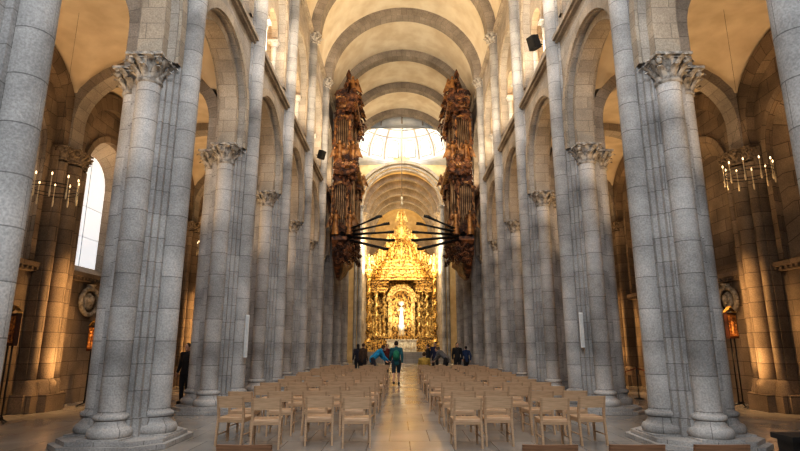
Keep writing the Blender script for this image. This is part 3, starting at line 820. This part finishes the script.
ICON=noisy('painted_relief',(.10,.02,.01),(.75,.32,.07),14,.5,.1,.6)
def icon_stand(x,y,rz,lab,tall=2.0):
    t=thing('icon_stand',lab,'icon stand',(x,y,0),rz,'painted reliefs on stands along the aisle walls')
    mb=MB()
    for a in (0,2.1,4.2): mb.tube([(0,0,.12),(.25*math.cos(a),.25*math.sin(a),.0)],.018,6)
    mb.tube([(-.1,0,.1),(-.1,0,tall)],.02,6);mb.tube([(.1,0,.1),(.1,0,tall)],.02,6);mb.box(-.12,.12,-.03,.03,.08,.14);mb.build('stand',IRON,t)
    mb=MB();mb.box(-.24,.24,-.06,.03,tall-.1,tall+.62)
    mb.build('frame',ORGD,t)
    mb=MB();mb.box(-.19,.19,-.075,-.06,tall-.04,tall+.56);statue(mb,(-.07,-.08,tall),.45,False);statue(mb,(.08,-.08,tall-.02),.38,False);mb.build('relief_panel',ICON,t)
    mb=MB();mb.grid([[(-.26,-.07,tall+.62),(-.26,.04,tall+.62)],[(0,-.07,tall+.8),(0,.04,tall+.8)],[(.26,-.07,tall+.62),(.26,.04,tall+.62)]],sm=False);mb.build('gable',GOLD,t)
icon_stand(-8.95,12.2,R(-30),'painted relief on a stand beside the left wall at the frame edge',1.75)
icon_stand(-9.0,15.6,R(-30),'small painted relief on a thin stand below the left window',1.6)
icon_stand(9.25,15.3,R(30),'painted relief on a black stand against the right aisle wall',1.95)
icon_stand(6.6,24.5,R(30),'painted relief in the right aisle deep between the piers',1.4)

for side,nm in ((-1,'left'),(1,'right')):
    t=thing('stone_crest','carved stone crest in a round wreath on the %s aisle wall'%nm,'crest',(side*9.88,16.5 if side<0 else 16.2,2.98),0 if side<0 else PI)
    mb=MB();n=20
    mb.tube([(.08,.46*math.cos(2*PI*k/n),.40*math.sin(2*PI*k/n)) for k in range(n+1)],.075,6,False);mb.build('wreath',CRE,t)
    mb=MB();mb.ball((.03,0,0),.10,.28,.28,12,8);mb.ball((.14,0,.05),.07,.13,.15,8,6);mb.build('shield',CRE,t)
    mb=MB();mb.lathe([(.10,.38),(.12,.46),(.16,.52)],8,(.06,0));mb.build('crown',CRE,t)

t=thing('display_stand','low black stand cropped at the bottom right corner','stand',(4.82,7.0,0))
mb=MB();mb.box(-.24,.24,-.2,.2,.52,.58);mb.build('top',BLK,t)
mb=MB();mb.box(-.20,.20,-.14,.14,.06,.52);mb.build('cabinet',BLK,t)
mb=MB();mb.box(-.22,.22,-.18,.18,0,.06);mb.build('foot',BLK,t)
t=thing('rope_barrier','rope barrier on black posts standing in the right aisle','barrier',(7.4,17.5,0))
for x in (-.9,0,.9):
    mb=MB();mb.tube([(x,0,0),(x,0,1.0)],.02,8);mb.lathe([(.16,0),(.16,.02),(.02,.05)],12,(x,0));mb.build('post',IRON,t)
mb=MB();mb.tube([(-.9,0,.95),(-.45,0,.8),(0,0,.95),(.45,0,.8),(.9,0,.95)],.018,6);mb.build('rope',MARB,t)

# ------------------------------------------------------------ people
POSE={
 'stand':dict(pel=(0,0,.95),che=(0,.0,1.27),neck=(0,-.01,1.49),head=(0,.02,1.63),sh=[(-.19,0,1.42),(.19,0,1.42)],el=[(-.25,-.03,1.14),(.25,-.03,1.14)],wr=[(-.27,.06,.9),(.27,.06,.9)],hip=[(-.1,0,.92),(.1,0,.92)],kn=[(-.11,.02,.5),(.11,.02,.5)],an=[(-.12,-.02,.09),(.12,-.02,.09)]),
 'walk':dict(pel=(0,0,.94),che=(0,.03,1.27),neck=(0,.04,1.48),head=(0,.08,1.62),sh=[(-.19,.02,1.41),(.19,.02,1.41)],el=[(-.24,.08,1.14),(.24,-.12,1.15)],wr=[(-.24,.26,.96),(.24,-.06,.90)],hip=[(-.1,0,.92),(.1,0,.92)],kn=[(-.1,-.02,.5),(.1,.2,.53)],an=[(-.1,-.28,.14),(.1,.22,.09)]),
 'bend':dict(pel=(0,-.08,.93),che=(0,.17,1.15),neck=(0,.33,1.30),head=(0,.44,1.38),sh=[(-.19,.28,1.25),(.19,.28,1.25)],el=[(-.22,.38,.99),(.22,.42,1.0)],wr=[(-.16,.55,.84),(.16,.60,.86)],hip=[(-.1,-.08,.91),(.1,-.08,.91)],kn=[(-.11,.0,.5),(.11,.04,.5)],an=[(-.12,-.05,.09),(.12,-.02,.09)]),
 'sit':dict(pel=(0,0,.56),che=(0,-.03,.88),neck=(0,.0,1.09),head=(0,.04,1.23),sh=[(-.19,0,1.02),(.19,0,1.02)],el=[(-.24,.1,.77),(.24,.1,.77)],wr=[(-.12,.3,.70),(.12,.3,.70)],hip=[(-.1,.02,.53),(.1,.02,.53)],kn=[(-.11,.43,.5),(.11,.43,.5)],an=[(-.12,.42,.09),(.12,.42,.09)]),
}
CACHE={}
def person_meshes(pose):
    if pose in CACHE: return CACHE[pose]
    J=POSE[pose];V=Vector
    def torso(mb,e):
        p,c,nk=V(J['pel']),V(J['che']),V(J['neck'])
        for k in range(7):
            t=k/6;q=p.lerp(c,t);mb.ball(q,.155-.02*math.sin(t*PI)+e,.105+.01*t+e,.11+e)
        mb.ball(c+(nk-c)*.35,.175+e,.11+e,.12+e)
        for s in J['sh']: mb.seg(c.lerp(nk,.7),.07+e,V(s),.06+e)
    mb=MB();torso(mb,0)
    mb.seg(J['neck'],.06,J['head'],.055)
    h=V(J['head'])
    mb.ball(h+V((0,0,.02)),.076,.095,.105,14,10);mb.ball(h+V((0,.03,-.06)),.05,.06,.055)
    mb.ball(h+V((0,.1,-.01)),.014,.022,.02)
    mb.ball(h+V((0,.087,-.055)),.028,.012,.012)
    for s in (-1,1): mb.ball(h+V((s*.078,-.005,0)),.012,.022,.034)
    for i in (0,1):
        mb.seg(J['sh'][i],.052,J['el'][i],.04);mb.seg(J['el'][i],.04,J['wr'][i],.026)
        mb.seg(J['hip'][i],.092,J['kn'][i],.058);mb.seg(J['kn'][i],.058,J['an'][i],.038)
        d=(V(J['wr'][i])-V(J['el'][i])).normalized();w=V(J['wr'][i]);pc=w+d*.05
        mb.ball(pc,.022,.04,.045) if abs(d.z)>.6 else mb.ball(pc,.035,.045,.022)
        fw=V((0,1,0))if abs(d.z)>.6 else V((1,0,0))
        inn=V((-1 if i else 1,0,0)) if abs(d.z)>.6 else V((0,0,-1))
        for k,L in enumerate((.065,.078,.074,.058)):
            b=pc+d*.035+fw*(.027-.018*k);m_=b+d*L*.55+inn*.006;e=b+d*L+inn*.022
            mb.tube([b-d*.02,b,m_,e],[.009,.009,.0085,.007],7)
        b=pc+fw*.03;mb.tube([b-d*.02-fw*.01,b+fw*.02+d*.01,b+fw*.03+d*.045],[.012,.011,.008],7)
        a=V(J['an'][i]);mb.seg(a,.04,a+V((0,.13,-.05)),.03)
    body=remesh(mb,'body',SKIN,.0085,2)
    mb=MB();torso(mb,.022)
    p=V(J['pel']);mb.ball(p+V((0,0,-.06)),.17,.13,.12)
    mb.seg(J['neck'],.065,V(J['neck'])+V((0,0,.02)),.065)
    for i in (0,1):
        mb.seg(J['sh'][i],.074,J['el'][i],.06);mb.seg(J['el'][i],.06,V(J['el'][i]).lerp(V(J['wr'][i]),.95),.042)
    jacket=remesh(mb,'jacket',BLK,.018,2)
    def legs(full):
        mb=MB()
        mb.ball(p+V((0,0,-.04)),.165,.12,.11)
        for i in (0,1):
            mb.seg(J['hip'][i],.108,J['kn'][i],.076)
            if full: mb.seg(J['kn'][i],.076,V(J['kn'][i]).lerp(V(J['an'][i]),.93),.058)
        return remesh(mb,'trousers',BLK,.018,1)
    tr=legs(True);shr=legs(False);shr.name='shorts'
    sh=[]
    for i in (0,1):
        a=V(J['an'][i]);mb=MB();mb.seg(a+V((0,-.02,-.02)),.052,a+V((0,.15,-.05)),.04);mb.ball(a+V((0,.06,-.065)),.05,.13,.026)
        sh.append(remesh(mb,'shoe',BLK,.012,1))
    def hair(long):
        mb=MB();mb.ball(h+V((0,-.018,.035)),.088,.1,.105,12,9)
        if long: mb.ball(h+V((0,-.07,-.07)),.075,.045,.13);mb.ball(h+V((0,-.05,0)),.088,.06,.1)
        return remesh(mb,'hair',BLK,.012,1)
    hs=hair(False);hl=hair(True)
    mb=MB()
    for s in (-1,1): mb.ball(h+V((s*.03,.088,.012)),.012,.008,.007)
    eyes=mb.mesh('eyes',BLK)
    CACHE[pose]=dict(body=body,jacket=jacket,trousers=tr,shorts=shr,shoes=sh,hs=hs,hl=hl,eyes=eyes);return CACHE[pose]
def cloth(c): return noisy('cloth',tuple(x*.6 for x in c),c,9,.85,0,.25,bscale=20)
def person(lab,x,y,rz,pose,jc,tc,hc,sc=1,shorts=False,long=False):
    t=thing('person',lab,'person',(x,y,0),rz);t.scale=(sc,sc,sc)
    m=person_meshes(pose)
    def add(n,me,mt):
        me=me.copy();me.materials.clear();me.materials.append(mt);me.name=n;o=child(n,me,t);return o
    child('body',m['body'],t)
    add('jacket',m['jacket'],cloth(jc));add('shorts' if shorts else 'trousers',m['shorts' if shorts else 'trousers'],cloth(tc))
    for s in m['shoes']: add('shoe',s,BLK)
    add('hair',m['hl' if long else 'hs'],cloth(hc));child('eyes',m['eyes'],t)
    return t
DK=(.02,.02,.025)
person('person seen from behind walking up the centre aisle in teal jacket and dark shorts',-.33,23.4,0,'walk',(.02,.14,.17),(.03,.05,.07),(.03,.02,.015),1.05,True)
person('person in bright blue jacket bending forward beside the left chairs',-1.42,26.2,R(-75),'bend',(.03,.36,.68),(.05,.05,.07),(.05,.03,.02),1.1)
person('person in black standing alone in the left aisle between the piers',-6.48,16.15,R(160),'stand',DK,DK,(.02,.015,.01),.98)
person('person in dark coat at the far left of the distant group',-2.45,29.5,R(20),'stand',(.03,.03,.05),DK,DK,.98,False,True)
person('person in brown jacket beside the left chairs, second of the distant group',-2.05,27.9,R(-40),'stand',(.10,.06,.04),DK,(.1,.05,.03),1.0)
person('person in maroon jacket near the aisle in the distant left group',-.95,32.5,R(200),'walk',(.16,.03,.03),DK,DK,.98)
person('person in dark jacket facing sideways right of the aisle',1.35,29.3,R(80),'stand',DK,(.04,.05,.09),(.03,.02,.01),.98)
person('person in navy coat standing in the middle of the right group',1.85,31.2,R(150),'stand',(.02,.03,.09),DK,DK,1.05)
person('person in grey jacket bending slightly right of the aisle',2.15,28.0,R(60),'bend',(.16,.16,.17),DK,(.2,.12,.06),1.05)
person('person in black coat standing alone on the right of the rows',2.95,29.6,R(190),'stand',DK,DK,(.06,.04,.02),1.02,False,True)
person('person in dark blue at the far right of the distant group',3.6,30.9,R(10),'walk',(.02,.05,.14),DK,DK,.92)
person('person in yellow top seated on the aisle chair of the right rows',.92,24.5,0,'sit',(.55,.36,.08),(.05,.06,.1),(.05,.03,.015),1)
t=thing('backpack','small green backpack worn by the person in the centre aisle','backpack',(-.33,23.22,1.12))
mb=MB();mb.ball((0,-.02,.12),.14,.09,.22,12,8);mb.build('pack_body',cloth((.03,.28,.16)),t)
mb=MB();mb.ball((0,-.10,.05),.09,.04,.1,10,6);mb.build('front_pocket',cloth((.02,.2,.12)),t)

# ------------------------------------------------------------ lights
def area(name,loc,target,sx,sy,e,c,spread=None):
    d=bpy.data.lights.new(name,'AREA');d.shape='RECTANGLE';d.size=sx;d.size_y=sy;d.energy=e;d.color=c
    if spread: d.spread=R(spread)
    o=bpy.data.objects.new(name,d);COL.objects.link(o);o.location=loc
    o.rotation_euler=(Vector(target)-Vector(loc)).to_track_quat('-Z','Y').to_euler();return o
COOL=(.88,.94,1.0);WARM=(1.0,.60,.26);CREAM=(1.0,.82,.56)
area('west_window_light',(0,-2.5,11),(0,18,6),4,5,1150,COOL)
for y in (6,15): area('nave_fill',(0,y,16.2),(0,y+2,0),2,2,330,COOL)  # added overhead fill under the vault, no opening there
for y in (24,34): area('nave_fill_far',(0,y,16.0),(0,y+14,7),4,2,170,(1,.95,.88))  # added fill aimed down the nave, its source kept unseen
for i in range(1,8):
    yc=7.6+4.6*i
    for sg in (-1,1): area('vault_uplight',(sg*4.1,yc,11.2),(sg*-1.2,yc+.5,21),.5,1.6,175,CREAM)
for i in range(0,8):
    yc=7.6+4.6*i
    for sg in (-1,1):
        area('gallery_light',(sg*8.6,yc,11.0),(sg*6.0,yc,16),.5,1.5,190,WARM)
        area('wall_spot',(sg*8.7,yc+2.3,.25),(sg*9.75,yc+2.3,4),.2,.2,28,WARM,80)
        area('aisle_spot',(sg*7.6,yc+2.3,5.5),(sg*9.9,yc+2.3,.8),.25,.25,34,WARM,55)
        area('aisle_uplight',(sg*7.0,yc,4.6),(sg*6.6,yc,10),.5,.5,68,(1,.68,.36))
area('dome_light',(0,44.2,19.3),(0,49.6,23.5),4,1,560,(.95,.98,1))
area('crossing_light',(0,45.4,22.5),(0,51,12),3,1,650,(1,.84,.60))
for sg in (-1,1):
    area('altar_spot',(sg*3.0,52.0,12.5),(sg*.8,61,6),1,1,360,(1,.84,.56))
    area('choir_uplight',(sg*3.3,54.3,9.0),(0,58,20),.8,2,460,(1,.74,.40))
    area('choir_side_light',(sg*2.0,54.2,13.0),(sg*4.4,60,6),.6,.6,160,(1,.74,.40))
area('apse_light',(0,63.0,13.5),(0,66,20),3,1,330,(1,.74,.40))
area('niche_spot',(0,57.2,3.0),(0,60.3,5.2),.4,.4,50,(1,.92,.74),60)
W=bpy.data.worlds.new('World');scene.world=W;W.use_nodes=True
bg=W.node_tree.nodes['Background'];bg.inputs[0].default_value=(.82,.89,1,1);bg.inputs[1].default_value=.30
scene.view_settings.view_transform='Standard'
try: scene.view_settings.look='Medium High Contrast'
except Exception as e: print('look',e)

# ------------------------------------------------------------ camera
cd_=bpy.data.cameras.new('Camera');cam=bpy.data.objects.new('Camera',cd_);COL.objects.link(cam)
cam.location=(-.17,0,1.67);cam.rotation_euler=(R(90+12.75),0,0);cd_.sensor_width=36;cd_.lens=528/800*36;cd_.clip_end=300;cd_.clip_start=.05
scene.camera=cam
